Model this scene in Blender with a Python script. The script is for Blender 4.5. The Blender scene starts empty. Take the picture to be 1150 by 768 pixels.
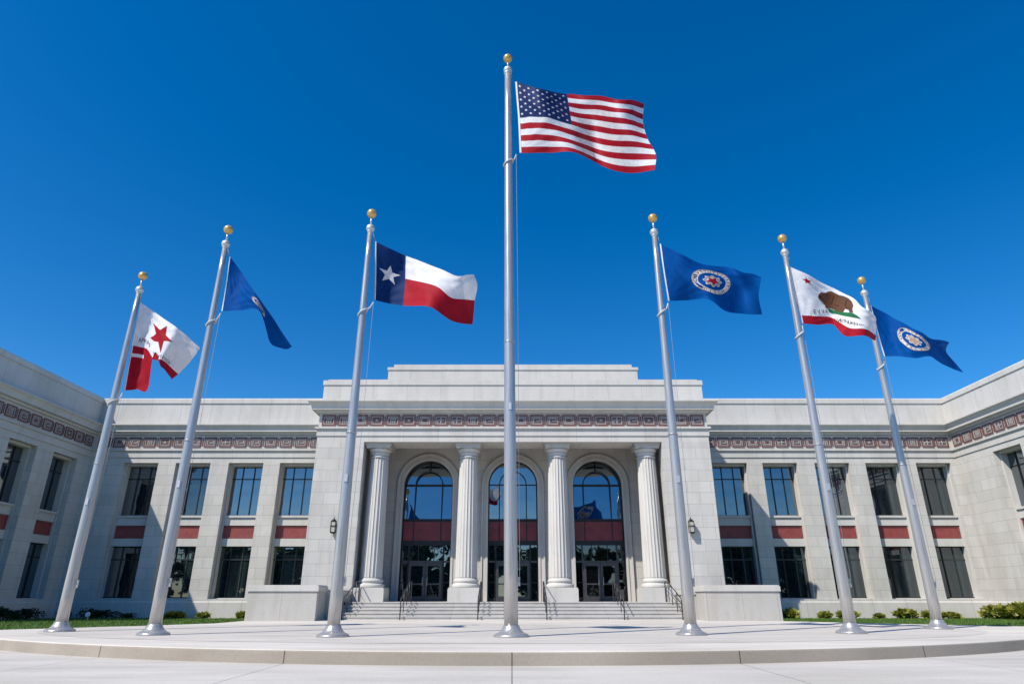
import bpy, bmesh, math, random
import numpy as np
from mathutils import Vector, Matrix
random.seed(7)
R = math.radians
scene = bpy.context.scene
col = scene.collection

# ------------------------------------------------------------------ materials
def nodes_of(m):
    m.use_nodes = True
    nt = m.node_tree
    return nt, nt.nodes, nt.links, nt.nodes['Principled BSDF']

def ramp(N, stops):
    r = N.new('ShaderNodeValToRGB')
    e = r.color_ramp.elements
    e[0].position, e[0].color = stops[0][0], (*stops[0][1], 1)
    e[1].position, e[1].color = stops[-1][0], (*stops[-1][1], 1)
    for p, c in stops[1:-1]:
        x = e.new(p); x.color = (*c, 1)
    return r

def plain(name, colr, rough=.6, metal=0, var=.12, scale=6, bump=0):
    m = bpy.data.materials.new(name)
    nt, N, L, P = nodes_of(m)
    tc = N.new('ShaderNodeTexCoord')
    n = N.new('ShaderNodeTexNoise'); n.inputs['Scale'].default_value = scale; n.inputs['Detail'].default_value = 5
    L.new(tc.outputs['Object'], n.inputs['Vector'])
    r = ramp(N, [(.3, tuple(c*(1-var) for c in colr)), (.7, tuple(min(1, c*(1+var)) for c in colr))])
    L.new(n.outputs['Fac'], r.inputs['Fac'])
    L.new(r.outputs['Color'], P.inputs['Base Color'])
    P.inputs['Roughness'].default_value = rough
    P.inputs['Metallic'].default_value = metal
    if bump:
        b = N.new('ShaderNodeBump'); b.inputs['Strength'].default_value = bump; b.inputs['Distance'].default_value = .02
        L.new(n.outputs['Fac'], b.inputs['Height']); L.new(b.outputs['Normal'], P.inputs['Normal'])
    return m

def stone_mat(name, base, bw=1.25, bh=.6, mortar=.013, joints=True, vary=.05):
    m = bpy.data.materials.new(name)
    nt, N, L, P = nodes_of(m)
    uv = N.new('ShaderNodeUVMap')
    tc = N.new('ShaderNodeTexCoord')
    big = N.new('ShaderNodeTexNoise'); big.inputs['Scale'].default_value = .35; big.inputs['Detail'].default_value = 6; big.inputs['Roughness'].default_value = .62
    fine = N.new('ShaderNodeTexNoise'); fine.inputs['Scale'].default_value = 14; fine.inputs['Detail'].default_value = 6; fine.inputs['Roughness'].default_value = .7
    mp = N.new('ShaderNodeMapping'); mp.inputs['Scale'].default_value = (2.2, 2.2, .35)      # rain streaks
    st = N.new('ShaderNodeTexNoise'); st.inputs['Scale'].default_value = 1.1; st.inputs['Detail'].default_value = 5
    L.new(tc.outputs['Object'], big.inputs['Vector']); L.new(tc.outputs['Object'], fine.inputs['Vector'])
    L.new(tc.outputs['Object'], mp.inputs['Vector']); L.new(mp.outputs['Vector'], st.inputs['Vector'])
    def mul(a, b):
        x = N.new('ShaderNodeMix'); x.data_type = 'RGBA'; x.blend_type = 'MULTIPLY'; x.inputs['Factor'].default_value = 1
        L.new(a, x.inputs['A']); L.new(b, x.inputs['B']); return x.outputs['Result']
    r1 = ramp(N, [(.3, (.90, .895, .88)), (.7, (1.04, 1.04, 1.045))]); L.new(big.outputs['Fac'], r1.inputs['Fac'])
    r2 = ramp(N, [(.3, (.93, .93, .92)), (.7, (1.05, 1.05, 1.05))]); L.new(fine.outputs['Fac'], r2.inputs['Fac'])
    r3 = ramp(N, [(.34, (.925, .915, .90)), (.52, (1.0, 1.0, 1.0))]); L.new(st.outputs['Fac'], r3.inputs['Fac'])
    if joints:
        bk = N.new('ShaderNodeTexBrick')
        bk.inputs['Scale'].default_value = 1; bk.inputs['Mortar Size'].default_value = mortar; bk.inputs['Mortar Smooth'].default_value = .35
        bk.inputs['Brick Width'].default_value = bw; bk.inputs['Row Height'].default_value = bh; bk.inputs['Bias'].default_value = 0
        lo = tuple(c*(1-vary) for c in base); hi = tuple(c*(1+vary) for c in base)
        bk.inputs['Color1'].default_value = (*lo, 1); bk.inputs['Color2'].default_value = (*hi, 1)
        bk.inputs['Mortar'].default_value = (*[c*.72 for c in base], 1)
        L.new(uv.outputs['UV'], bk.inputs['Vector'])
        c = bk.outputs['Color']
    else:
        rgb = N.new('ShaderNodeRGB'); rgb.outputs[0].default_value = (*base, 1); c = rgb.outputs[0]
    c = mul(mul(mul(c, r1.outputs['Color']), r2.outputs['Color']), r3.outputs['Color'])
    L.new(c, P.inputs['Base Color'])
    P.inputs['Roughness'].default_value = .82
    P.inputs['Specular IOR Level'].default_value = .25
    b = N.new('ShaderNodeBump'); b.inputs['Strength'].default_value = .25; b.inputs['Distance'].default_value = .006
    L.new(fine.outputs['Fac'], b.inputs['Height'])
    if joints:
        b2 = N.new('ShaderNodeBump'); b2.inputs['Strength'].default_value = .35; b2.inputs['Distance'].default_value = .012; b2.invert = True
        L.new(bk.outputs['Fac'], b2.inputs['Height']); L.new(b.outputs['Normal'], b2.inputs['Normal']); L.new(b2.outputs['Normal'], P.inputs['Normal'])
    else:
        L.new(b.outputs['Normal'], P.inputs['Normal'])
    return m

def concrete_mat(name, base, seam=0, seam_dark=.35, rough=.85, broom=False, ringy=0):
    m = bpy.data.materials.new(name)
    nt, N, L, P = nodes_of(m)
    tc = N.new('ShaderNodeTexCoord')
    a = N.new('ShaderNodeTexNoise'); a.inputs['Scale'].default_value = .22; a.inputs['Detail'].default_value = 7; a.inputs['Roughness'].default_value = .6
    f = N.new('ShaderNodeTexNoise'); f.inputs['Scale'].default_value = 22; f.inputs['Detail'].default_value = 6; f.inputs['Roughness'].default_value = .75
    mp = N.new('ShaderNodeMapping'); mp.inputs['Scale'].default_value = (.35, 1.6, 1)
    s = N.new('ShaderNodeTexNoise'); s.inputs['Scale'].default_value = .8; s.inputs['Detail'].default_value = 6
    for q in (a, f): L.new(tc.outputs['Object'], q.inputs['Vector'])
    L.new(tc.outputs['Object'], mp.inputs['Vector']); L.new(mp.outputs['Vector'], s.inputs['Vector'])
    r1 = ramp(N, [(.3, tuple(c*.90 for c in base)), (.7, tuple(c*1.05 for c in base))]); L.new(a.outputs['Fac'], r1.inputs['Fac'])
    r2 = ramp(N, [(.25, (.88, .88, .87)), (.6, (1.03, 1.03, 1.03))]); L.new(f.outputs['Fac'], r2.inputs['Fac'])
    r3 = ramp(N, [(.33, (.85, .845, .83)), (.58, (1.0, 1.0, 1.0))]); L.new(s.outputs['Fac'], r3.inputs['Fac'])
    def mul(p, q):
        x = N.new('ShaderNodeMix'); x.data_type = 'RGBA'; x.blend_type = 'MULTIPLY'; x.inputs['Factor'].default_value = 1
        L.new(p, x.inputs['A']); L.new(q, x.inputs['B']); return x.outputs['Result']
    c = mul(mul(r1.outputs['Color'], r2.outputs['Color']), r3.outputs['Color'])
    if seam:
        sx = N.new('ShaderNodeSeparateXYZ'); L.new(tc.outputs['Object'], sx.inputs[0])
        def line(sock, period, w):
            ad = N.new('ShaderNodeMath'); ad.operation = 'ADD'; ad.inputs[1].default_value = period*.5+period*40
            md = N.new('ShaderNodeMath'); md.operation = 'MODULO'; md.inputs[1].default_value = period
            sb = N.new('ShaderNodeMath'); sb.operation = 'SUBTRACT'; sb.inputs[1].default_value = period*.5
            ab = N.new('ShaderNodeMath'); ab.operation = 'ABSOLUTE'
            lt = N.new('ShaderNodeMath'); lt.operation = 'LESS_THAN'; lt.inputs[1].default_value = w
            L.new(sock, ad.inputs[0]); L.new(ad.outputs[0], md.inputs[0]); L.new(md.outputs[0], sb.inputs[0])
            L.new(sb.outputs[0], ab.inputs[0]); L.new(ab.outputs[0], lt.inputs[0]); return lt.outputs[0]
        l1 = line(sx.outputs['X'], seam, .011)
        mx = N.new('ShaderNodeMix'); mx.data_type = 'RGBA'
        ml = N.new('ShaderNodeMath'); ml.operation = 'MULTIPLY'; ml.inputs[1].default_value = 1-seam_dark
        L.new(l1, ml.inputs[0]); L.new(ml.outputs[0], mx.inputs['Factor']); L.new(c, mx.inputs['A']); mx.inputs['B'].default_value = (.06, .055, .05, 1)
        c = mx.outputs['Result']
    L.new(c, P.inputs['Base Color'])
    P.inputs['Roughness'].default_value = rough; P.inputs['Specular IOR Level'].default_value = .1
    b = N.new('ShaderNodeBump'); b.inputs['Strength'].default_value = .3; b.inputs['Distance'].default_value = .006
    L.new(f.outputs['Fac'], b.inputs['Height']); L.new(b.outputs['Normal'], P.inputs['Normal'])
    return m

def glass_mat(name, base, curtain=None, ior=2.0, refl=.4):
    m = bpy.data.materials.new(name)
    nt, N, L, P = nodes_of(m)
    P.inputs['Roughness'].default_value = .015
    P.inputs['IOR'].default_value = ior
    tc = N.new('ShaderNodeTexCoord')
    n = N.new('ShaderNodeTexNoise'); n.inputs['Scale'].default_value = .9; n.inputs['Detail'].default_value = 1
    L.new(tc.outputs['Object'], n.inputs['Vector'])
    b = N.new('ShaderNodeBump'); b.inputs['Strength'].default_value = .22; b.inputs['Distance'].default_value = .05
    L.new(n.outputs['Fac'], b.inputs['Height']); L.new(b.outputs['Normal'], P.inputs['Normal'])
    if curtain:
        mp = N.new('ShaderNodeMapping'); mp.inputs['Scale'].default_value = (3.2, 3.2, .12)
        c = N.new('ShaderNodeTexNoise'); c.inputs['Scale'].default_value = 1.0; c.inputs['Detail'].default_value = 4
        L.new(tc.outputs['Object'], mp.inputs['Vector']); L.new(mp.outputs['Vector'], c.inputs['Vector'])
        r = ramp(N, [(.42, base), (.62, curtain)]); L.new(c.outputs['Fac'], r.inputs['Fac'])
        L.new(r.outputs['Color'], P.inputs['Base Color'])
    else:
        P.inputs['Base Color'].default_value = (*base, 1)
    # reflective solar coating over the dark room
    gl = N.new('ShaderNodeBsdfGlossy'); gl.inputs['Roughness'].default_value = .012; gl.inputs['Color'].default_value = (.80, .92, 1.0, 1)
    L.new(b.outputs['Normal'], gl.inputs['Normal'])
    mx = N.new('ShaderNodeMixShader'); mx.inputs['Fac'].default_value = refl
    L.new(P.outputs[0], mx.inputs[1]); L.new(gl.outputs[0], mx.inputs[2]); L.new(mx.outputs[0], N['Material Output'].inputs['Surface'])
    return m

def cloth_mat(name, colr, trans=.35, spec=.15):
    m = bpy.data.materials.new(name)
    nt, N, L, P = nodes_of(m)
    tc = N.new('ShaderNodeTexCoord')
    n = N.new('ShaderNodeTexNoise'); n.inputs['Scale'].default_value = 3.5; n.inputs['Detail'].default_value = 5; n.inputs['Distortion'].default_value = .6
    L.new(tc.outputs['Object'], n.inputs['Vector'])
    r = ramp(N, [(.3, tuple(c*.88 for c in colr)), (.7, tuple(min(1, c*1.1) for c in colr))]); L.new(n.outputs['Fac'], r.inputs['Fac'])
    L.new(r.outputs['Color'], P.inputs['Base Color'])
    P.inputs['Roughness'].default_value = .65; P.inputs['Specular IOR Level'].default_value = spec
    P.inputs['Sheen Weight'].default_value = 0
    b = N.new('ShaderNodeBump'); b.inputs['Strength'].default_value = .12; b.inputs['Distance'].default_value = .05
    L.new(n.outputs['Fac'], b.inputs['Height']); L.new(b.outputs['Normal'], P.inputs['Normal'])
    t = N.new('ShaderNodeBsdfTranslucent'); L.new(r.outputs['Color'], t.inputs['Color'])
    mx = N.new('ShaderNodeMixShader'); mx.inputs['Fac'].default_value = trans
    L.new(P.outputs[0], mx.inputs[1]); L.new(t.outputs[0], mx.inputs[2])
    L.new(mx.outputs[0], N['Material Output'].inputs['Surface'])
    return m

def leaf_mat(name, a, b_, trans=.25):
    m = bpy.data.materials.new(name)
    nt, N, L, P = nodes_of(m)
    g = N.new('ShaderNodeNewGeometry')
    r = ramp(N, [(0, a), (1, b_)]); L.new(g.outputs['Random Per Island'], r.inputs['Fac'])
    L.new(r.outputs['Color'], P.inputs['Base Color']); P.inputs['Roughness'].default_value = .55
    t = N.new('ShaderNodeBsdfTranslucent'); L.new(r.outputs['Color'], t.inputs['Color'])
    mx = N.new('ShaderNodeMixShader'); mx.inputs['Fac'].default_value = trans
    L.new(P.outputs[0], mx.inputs[1]); L.new(t.outputs[0], mx.inputs[2])
    L.new(mx.outputs[0], N['Material Output'].inputs['Surface'])
    return m

def brushed_mat(name, colr, rough, metal=.55):
    m = bpy.data.materials.new(name)
    nt, N, L, P = nodes_of(m)
    tc = N.new('ShaderNodeTexCoord')
    mp = N.new('ShaderNodeMapping'); mp.inputs['Scale'].default_value = (30, 30, 1.2)
    n = N.new('ShaderNodeTexNoise'); n.inputs['Scale'].default_value = 1; n.inputs['Detail'].default_value = 5
    L.new(tc.outputs['Object'], mp.inputs['Vector']); L.new(mp.outputs['Vector'], n.inputs['Vector'])
    r = ramp(N, [(.3, tuple(c*.86 for c in colr)), (.7, colr)]); L.new(n.outputs['Fac'], r.inputs['Fac'])
    L.new(r.outputs['Color'], P.inputs['Base Color']); P.inputs['Metallic'].default_value = metal
    q = ramp(N, [(.3, (rough*.8,)*3), (.7, (rough*1.25,)*3)]); L.new(n.outputs['Fac'], q.inputs['Fac'])
    L.new(q.outputs['Color'], P.inputs['Roughness'])
    return m

M = {}
STONE = (.62, .597, .555)
M['ashlar'] = stone_mat('limestone ashlar', STONE)
M['trim'] = stone_mat('limestone trim', (.63, .607, .565), bw=1.9, bh=40, vary=.03)
M['smooth'] = stone_mat('smooth limestone', (.63, .61, .57), joints=False)
M['panelstone'] = stone_mat('large limestone slabs', (.53, .51, .47), bw=1.55, bh=30, vary=.03)
M['step'] = stone_mat('step stone', (.55, .53, .50), bw=2.4, bh=50, vary=.04)
M['maroon'] = plain('maroon inlay', (.18, .070, .060), .6, var=.3, scale=9)
M['slate'] = plain('slate inlay', (.14, .10, .095), .6, var=.3, scale=9)
M['ivory'] = plain('ivory inlay', (.43, .39, .37), .7, var=.1, scale=9)
M['red'] = plain('red spandrel stone', (.27, .058, .052), .6, var=.18, scale=5, bump=.2)
M['darkred'] = plain('dark red spandrel panel', (.22, .028, .028), .35, var=.2, scale=2)
M['bronze'] = plain('dark bronze frame', (.018, .018, .020), .4, .3, var=.2)
M['greyframe'] = plain('grey mullion', (.055, .057, .06), .45, .4, var=.2)
M['doorframe'] = plain('grey door frame', (.085, .085, .088), .4, .5, var=.15)
M['steel'] = plain('steel handle', (.6, .6, .6), .3, .9, var=.1)
M['rail'] = plain('dark rail metal', (.07, .07, .072), .4, .6, var=.2)
M['glass'] = glass_mat('dark window glass', (.006, .012, .018), None, 1.5, .22)
M['glasscurtain'] = glass_mat('window glass over curtain', (.006, .010, .014), (.02, .036, .036), 1.5, .09)
M['glassdark'] = glass_mat('door glass', (.004, .005, .007), None, 1.5, .08)
M['entryglass'] = glass_mat('entrance glass', (.004, .012, .018), None, 1.5, .20)
M['archglass'] = glass_mat('arched window glass', (.004, .010, .016), None, 1.5, .25)
M['plaza'] = concrete_mat('white plaza concrete', (.67, .625, .56))
M['inlay'] = concrete_mat('grey plaza concrete', (.60, .56, .51))
M['kerb'] = concrete_mat('tan kerb concrete', (.42, .372, .31), seam=4.35, seam_dark=.15)
M['forecourt'] = concrete_mat('forecourt concrete', (.60, .565, .51), seam=4.35, seam_dark=.35)
M['roof'] = plain('roof membrane', (.35, .34, .33), .9)
M['alu'] = brushed_mat('brushed aluminium', (.52, .50, .475), .30)
M['alucap'] = brushed_mat('cast aluminium', (.68, .67, .65), .42)
M['gold'] = plain('gold ball', (.72, .44, .13), .3, .45, var=.08)
M['rope'] = plain('white rope', (.55, .55, .55), .8)
M['cable'] = plain('thin steel cable', (.22, .24, .27), .6)
M['seal'] = cloth_mat('pale seal print', (.68, .64, .62), .2)
M['white'] = cloth_mat('white flag cloth', (.78, .78, .80), .2)
M['flagred'] = cloth_mat('red flag cloth', (.38, .007, .020), .2)
M['canton'] = cloth_mat('navy flag cloth', (.010, .026, .115), .2)
M['texblue'] = cloth_mat('deep blue flag cloth', (.003, .030, .13), .25)
M['blue'] = cloth_mat('royal blue flag cloth', (.001, .075, .31), .25, .05)
M['brown'] = cloth_mat('brown flag print', (.13, .058, .030), .2)
M['darkbrown'] = cloth_mat('dark brown flag print', (.045, .022, .016), .2)
M['midbrown'] = cloth_mat('mid brown flag print', (.055, .024, .014), .2)
M['green'] = cloth_mat('green flag print', (.012, .16, .055), .2)
M['ink'] = cloth_mat('dark flag lettering', (.03, .022, .024), .1)
M['tan'] = cloth_mat('tan flag print', (.50, .33, .20), .2)
M['band'] = cloth_mat('white flag header tape', (.74, .75, .78), .1)
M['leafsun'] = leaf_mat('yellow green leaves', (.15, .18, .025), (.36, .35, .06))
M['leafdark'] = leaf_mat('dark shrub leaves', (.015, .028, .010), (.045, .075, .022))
M['leaftree'] = leaf_mat('tree leaves', (.018, .04, .012), (.06, .10, .025))
M['bark'] = plain('bark', (.09, .065, .045), .9, var=.3, bump=.5)
M['blade'] = leaf_mat('grass blades', (.06, .13, .018), (.14, .24, .035))
M['lawn'] = plain('lawn soil and grass', (.075, .135, .022), .95, var=.35, scale=9, bump=.6)
M['terrain'] = plain('terrain grass', (.03, .045, .018), .95, var=.3, scale=.2)
M['lampwhite'] = plain('white lamp housing', (.75, .75, .73), .4, var=.05)
M['frost'] = plain('frosted lantern glass', (.50, .47, .38), .35, var=.1)

# ------------------------------------------------------------------ mesh helpers
class MB:
    def __init__(s):
        s.v = []; s.f = []; s.mi = []; s.sm = []; s.mats = []
    def m(s, key):
        if key not in s.mats: s.mats.append(key)
        return s.mats.index(key)
    def add(s, verts, faces, key, smooth=False):
        o = len(s.v); k = s.m(key)
        s.v += [tuple(p) for p in verts]
        for f in faces:
            s.f.append([i+o for i in f]); s.mi.append(k); s.sm.append(smooth)
    def box(s, x0, x1, y0, y1, z0, z1, key):
        v = [(x0,y0,z0),(x1,y0,z0),(x1,y1,z0),(x0,y1,z0),(x0,y0,z1),(x1,y0,z1),(x1,y1,z1),(x0,y1,z1)]
        s.add(v, [(3,2,1,0),(4,5,6,7),(0,1,5,4),(1,2,6,5),(2,3,7,6),(3,0,4,7)], key)
    def run(s, u0, u1, prof, key, k0=0, k1=0):
        """extrude a closed (depth, z) profile along u; k0/k1 mitre the ends by depth"""
        n = len(prof)
        v = [(u0+k0*d, d, z) for d, z in prof]+[(u1+k1*d, d, z) for d, z in prof]
        f = [(i, (i+1) % n, n+(i+1) % n, n+i) for i in range(n)]+[tuple(range(n))[::-1], tuple(range(n, 2*n))]
        s.add(v, f, key)
    def poly(s, pts, z0, z1, key):
        n = len(pts)
        v = [(x, y, z0) for x, y in pts]+[(x, y, z1) for x, y in pts]
        f = [(i, (i+1) % n, n+(i+1) % n, n+i) for i in range(n)]+[tuple(range(n))[::-1], tuple(range(n, 2*n))]
        s.add(v, f, key)
    def polyxz(s, pts, y0, y1, key):
        n = len(pts)
        v = [(x, y0, z) for x, z in pts]+[(x, y1, z) for x, z in pts]
        f = [(i, (i+1) % n, n+(i+1) % n, n+i) for i in range(n)]+[tuple(range(n))[::-1], tuple(range(n, 2*n))]
        s.add(v, f, key)
    def strip(s, a, b, y0, y1, key):
        """ribbon between two (x,z) polylines, thickness y0..y1"""
        for i in range(len(a)-1):
            s.polyxz([a[i], a[i+1], b[i+1], b[i]], y0, y1, key)
    def lathe(s, prof, cx, cy, key, n=32, mod=None, cap=True, z0=0):
        v = []; f = []
        for r, z in prof:
            for i in range(n):
                a = 2*math.pi*i/n
                rr = r*(mod(a) if mod else 1)
                v.append((cx+rr*math.cos(a), cy+rr*math.sin(a), z0+z))
        for j in range(len(prof)-1):
            for i in range(n):
                f.append((j*n+i, j*n+(i+1) % n, (j+1)*n+(i+1) % n, (j+1)*n+i))
        if cap:
            f.append(tuple(range(n))[::-1]); f.append(tuple(range((len(prof)-1)*n, len(prof)*n)))
        s.add(v, f, key, True)
    def tube(s, pts, r, key, n=8, closed=False):
        P = [Vector(p) for p in pts]; v = []; f = []
        for i, p in enumerate(P):
            if closed: t = P[(i+1) % len(P)]-P[i-1]
            else: t = P[min(i+1, len(P)-1)]-P[max(i-1, 0)]
            t.normalize()
            a = t.cross(Vector((0, 0, 1)) if abs(t.z) < .95 else Vector((1, 0, 0))).normalized(); b = t.cross(a)
            rr = r[i] if isinstance(r, (list, tuple)) else r
            for k in range(n):
                q = 2*math.pi*k/n
                v.append(p+a*rr*math.cos(q)+b*rr*math.sin(q))
        m = len(P)
        for i in range(m if closed else m-1):
            j = (i+1) % m
            for k in range(n): f.append((i*n+k, i*n+(k+1) % n, j*n+(k+1) % n, j*n+k))
        if not closed: f.append(tuple(range(n))[::-1]); f.append(tuple(range((m-1)*n, m*n)))
        s.add(v, f, key, True)
    def build(s, name, parent=None, mat=None, fix=True, local=None):
        me = bpy.data.meshes.new(name)
        vs = [mat @ Vector(p) for p in s.v] if mat is not None else s.v
        me.from_pydata([tuple(p) for p in vs], [], s.f)
        for k in s.mats: me.materials.append(M[k])
        me.polygons.foreach_set('material_index', s.mi)
        me.polygons.foreach_set('use_smooth', s.sm)
        if fix:
            bm = bmesh.new(); bm.from_mesh(me)
            bmesh.ops.recalc_face_normals(bm, faces=bm.faces[:])
            bm.to_mesh(me); bm.free()
        uvl = me.uv_layers.new(name='UVMap')
        for p in me.polygons:
            n = p.normal; ax, ay, az = abs(n.x), abs(n.y), abs(n.z)
            for li in p.loop_indices:
                c = me.vertices[me.loops[li].vertex_index].co
                if az > ax and az > ay: uvl.data[li].uv = (c.x, c.y)
                elif ay >= ax: uvl.data[li].uv = (c.x+100, c.z+.6*20-.15)
                else: uvl.data[li].uv = (c.y+100.4, c.z+.6*20-.15)
        me.update()
        o = bpy.data.objects.new(name, me); col.objects.link(o)
        if parent: o.parent = parent
        return o

def thing(name, label, cat, loc=(0,0,0), rz=0, group=None):
    o = bpy.data.objects.new(name, None); col.objects.link(o)
    o.location = loc; o.rotation_euler = (0, 0, rz); o.empty_display_size = .3
    o['label'] = label; o['category'] = cat
    if group: o['group'] = group
    return o
def tag(o, label, cat, group=None):
    o['label'] = label; o['category'] = cat
    if group: o['group'] = group
    return o
def struct(o): o['kind'] = 'structure'; return o
def copy_part(o, parent, loc=None, rz=None):
    c = o.copy(); col.objects.link(c); c.parent = parent
    if loc is not None: c.location = loc
    if rz is not None: c.rotation_euler = (0, 0, rz)
    for ch in [k for k in o.children]: copy_part(ch, c)
    return c

# ------------------------------------------------------------------ camera, sun, sky
cam_d = bpy.data.cameras.new('camera'); cam = bpy.data.objects.new('camera', cam_d); col.objects.link(cam)
cam.location = (0, 0, .9); cam.rotation_euler = (R(90+21.6), 0, 0)
cam_d.sensor_width = 36; cam_d.lens = 727/1150*36; cam_d.clip_end = 6000; cam_d.clip_start = .05
scene.camera = cam

SUN = Vector((1, .88, -1.52)).normalized()
ELEV = math.asin(-SUN.z)
sd = bpy.data.lights.new('sun', 'SUN'); so = bpy.data.objects.new('sun', sd); col.objects.link(so)
sd.energy = 5.0; sd.angle = R(.5); sd.color = (1, .935, .84)
so.rotation_euler = SUN.to_track_quat('-Z', 'Y').to_euler()
so.location = (-40, -26, 66)
w = bpy.data.worlds.new('World'); scene.world = w; w.use_nodes = True
N, L = w.node_tree.nodes, w.node_tree.links
sky = N.new('ShaderNodeTexSky'); sky.sky_type = 'NISHITA'; sky.sun_disc = False
sky.sun_elevation = ELEV; sky.sun_rotation = math.atan2(-SUN.x, -SUN.y)
sky.altitude = 900; sky.air_density = 1.0; sky.dust_density = .7; sky.ozone_density = 4.0
hs = N.new('ShaderNodeHueSaturation'); hs.inputs['Saturation'].default_value = 1.39; hs.inputs['Value'].default_value = 1.06; hs.inputs['Hue'].default_value = .502
L.new(sky.outputs[0], hs.inputs['Color']); L.new(hs.outputs[0], N['Background'].inputs['Color'])
N['Background'].inputs['Strength'].default_value = .15
scene.cycles.diffuse_bounces = 1
scene.view_settings.view_transform = 'Standard'; scene.view_settings.look = 'None'; scene.view_settings.exposure = 0
# ------------------------------------------------------------------ ground
def arc(cx, cy, r, a0, a1, n): return [(cx+r*math.cos(a0+(a1-a0)*i/n), cy+r*math.sin(a0+(a1-a0)*i/n)) for i in range(n+1)]
CY, CR = 34.5, 21.25
mb = MB(); mb.add([(-3000,-3000,-.262),(3000,-3000,-.262),(3000,3000,-.262),(-3000,3000,-.262)], [(0,1,2,3)], 'terrain'); struct(mb.build('ground', fix=False))
mb = MB(); mb.add([(-70,-26,-.25),(70,-26,-.25),(70,60,-.25),(-70,60,-.25)], [(0,1,2,3)], 'forecourt'); struct(mb.build('forecourt_pavement', fix=False))
# raised plaza: half disc with a rounded tan kerb
a = arc(0, CY, CR-.05, R(218.7), R(331.3), 120)
mb = MB(); pts = a+[(17.9,24.7),(14.6,27.3),(11.75,30.4),(11.75,39.5),(-11.65,39.5),(-11.65,27.6),(-13.3,25.0),(-16.4,21.3)]
mb.add([(x, y, 0) for x, y in pts], [tuple(range(len(pts)))], 'plaza'); struct(mb.build('plaza', fix=False))
mb = MB(); prof = [(CR-.05, 0), (CR-.02, -.006), (CR-.003, -.022), (CR+.002, -.045), (CR+.006, -.25)]
rings = [[(x, y, z) for x, y in arc(0, CY, r, R(214), R(336), 140)] for r, z in prof]
for j in range(len(prof)-1):
    n = len(rings[0]); v = rings[j]+rings[j+1]
    mb.add(v, [(i, n+i, n+i+1, i+1) for i in range(n-1)], 'plaza' if j < 2 else 'kerb', True)
struct(mb.build('plaza_kerb'))
mb = MB(); mb.add([(14.5*math.cos(2*math.pi*i/96), 22.9+(7.6 if i > 48 else 4.6)*math.sin(2*math.pi*i/96), .004) for i in range(96)], [tuple(range(96))], 'inlay'); struct(mb.build('plaza_inlay', fix=False))
def lawn_z(y): return .015-.17*(y-20)/20      # falls gently to the walls
# lawns either side
LAWN_R = [(11.75,30.4),(14.6,27.3),(17.9,24.7),(20.5,23.2),(27.43,21.5),(27.43,39.9),(11.75,39.9)]
LAWN_L = [(-11.65,39.9),(-26.08,39.9),(-26.08,20.0),(-19.0,20.2),(-16.4,21.3),(-13.3,25.0),(-11.65,27.6)]
for P in (LAWN_R, LAWN_L):
    mb = MB(); n = len(P); v = [(x, y, -.249) for x, y in P]+[(x, y, lawn_z(y)) for x, y in P]
    mb.add(v, [(i, (i+1) % n, n+(i+1) % n, n+i) for i in range(n)]+[tuple(range(n, 2*n))], 'lawn'); struct(mb.build('lawn'))
def inside(P, x, y):
    c = False; j = len(P)-1
    for i in range(len(P)):
        if (P[i][1] > y) != (P[j][1] > y) and x < (P[j][0]-P[i][0])*(y-P[i][1])/(P[j][1]-P[i][1])+P[i][0]: c = not c
        j = i
    return c
for P, lab, bx in ((LAWN_R, 'short green lawn on the right of the plaza', (11.7, 27.4, 21.5, 39.9)), (LAWN_L, 'short green lawn on the left of the plaza, partly in shadow', (-26, -11.65, 20, 39.9))):
    mb = MB(); v = []; f = []
    for _ in range(26000):
        x = random.uniform(bx[0], bx[1]); y = random.uniform(bx[2], bx[3])
        if not inside(P, x, y): continue
        a = random.uniform(0, math.pi); h = random.uniform(.03, .085); wd = .012+.01*random.random()
        dx, dyy = math.cos(a)*wd, math.sin(a)*wd; lx, ly = random.uniform(-.03, .03), random.uniform(-.03, .03)
        o = len(v); v += [(x-dx, y-dyy, lawn_z(y)-.004), (x+dx, y+dyy, lawn_z(y)-.004), (x+lx, y+ly, lawn_z(y)+h)]; f.append((o, o+1, o+2))
    mb.add(v, f, 'blade'); o = mb.build('grass', fix=False); o['kind'] = 'stuff'; o['label'] = lab; o['category'] = 'grass'

# ------------------------------------------------------------------ building
B = thing('civic_building', 'pale limestone civic building with columned arched entrance and two side wings', 'building', (0, 40, 0))
B0 = Matrix.Translation((0, -40, 0))          # parts carry world coordinates under the root
def part(mb, name, mat=None, parent=None, fix=True):
    o = mb.build(name, parent or B, mat=(B0 if parent is None or parent is B else Matrix()) @ (mat or Matrix()), fix=fix)
    return o
def frame(rz, x, y): return Matrix.Translation((x, y, 0)) @ Matrix.Rotation(rz, 4, 'Z')
T_BACK = frame(0, 0, 40)
T_LEFT = frame(R(90), -26.15, 0)      # local u = world y
T_RIGHT = frame(R(-90), 27.5, 0)      # local u = -world y
T_FRONT = frame(0, 0, 35)
T_BL = frame(R(-90), -10.7, 0)        # side returns of the entrance block
T_BR = frame(R(90), 10.8, 0)

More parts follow.
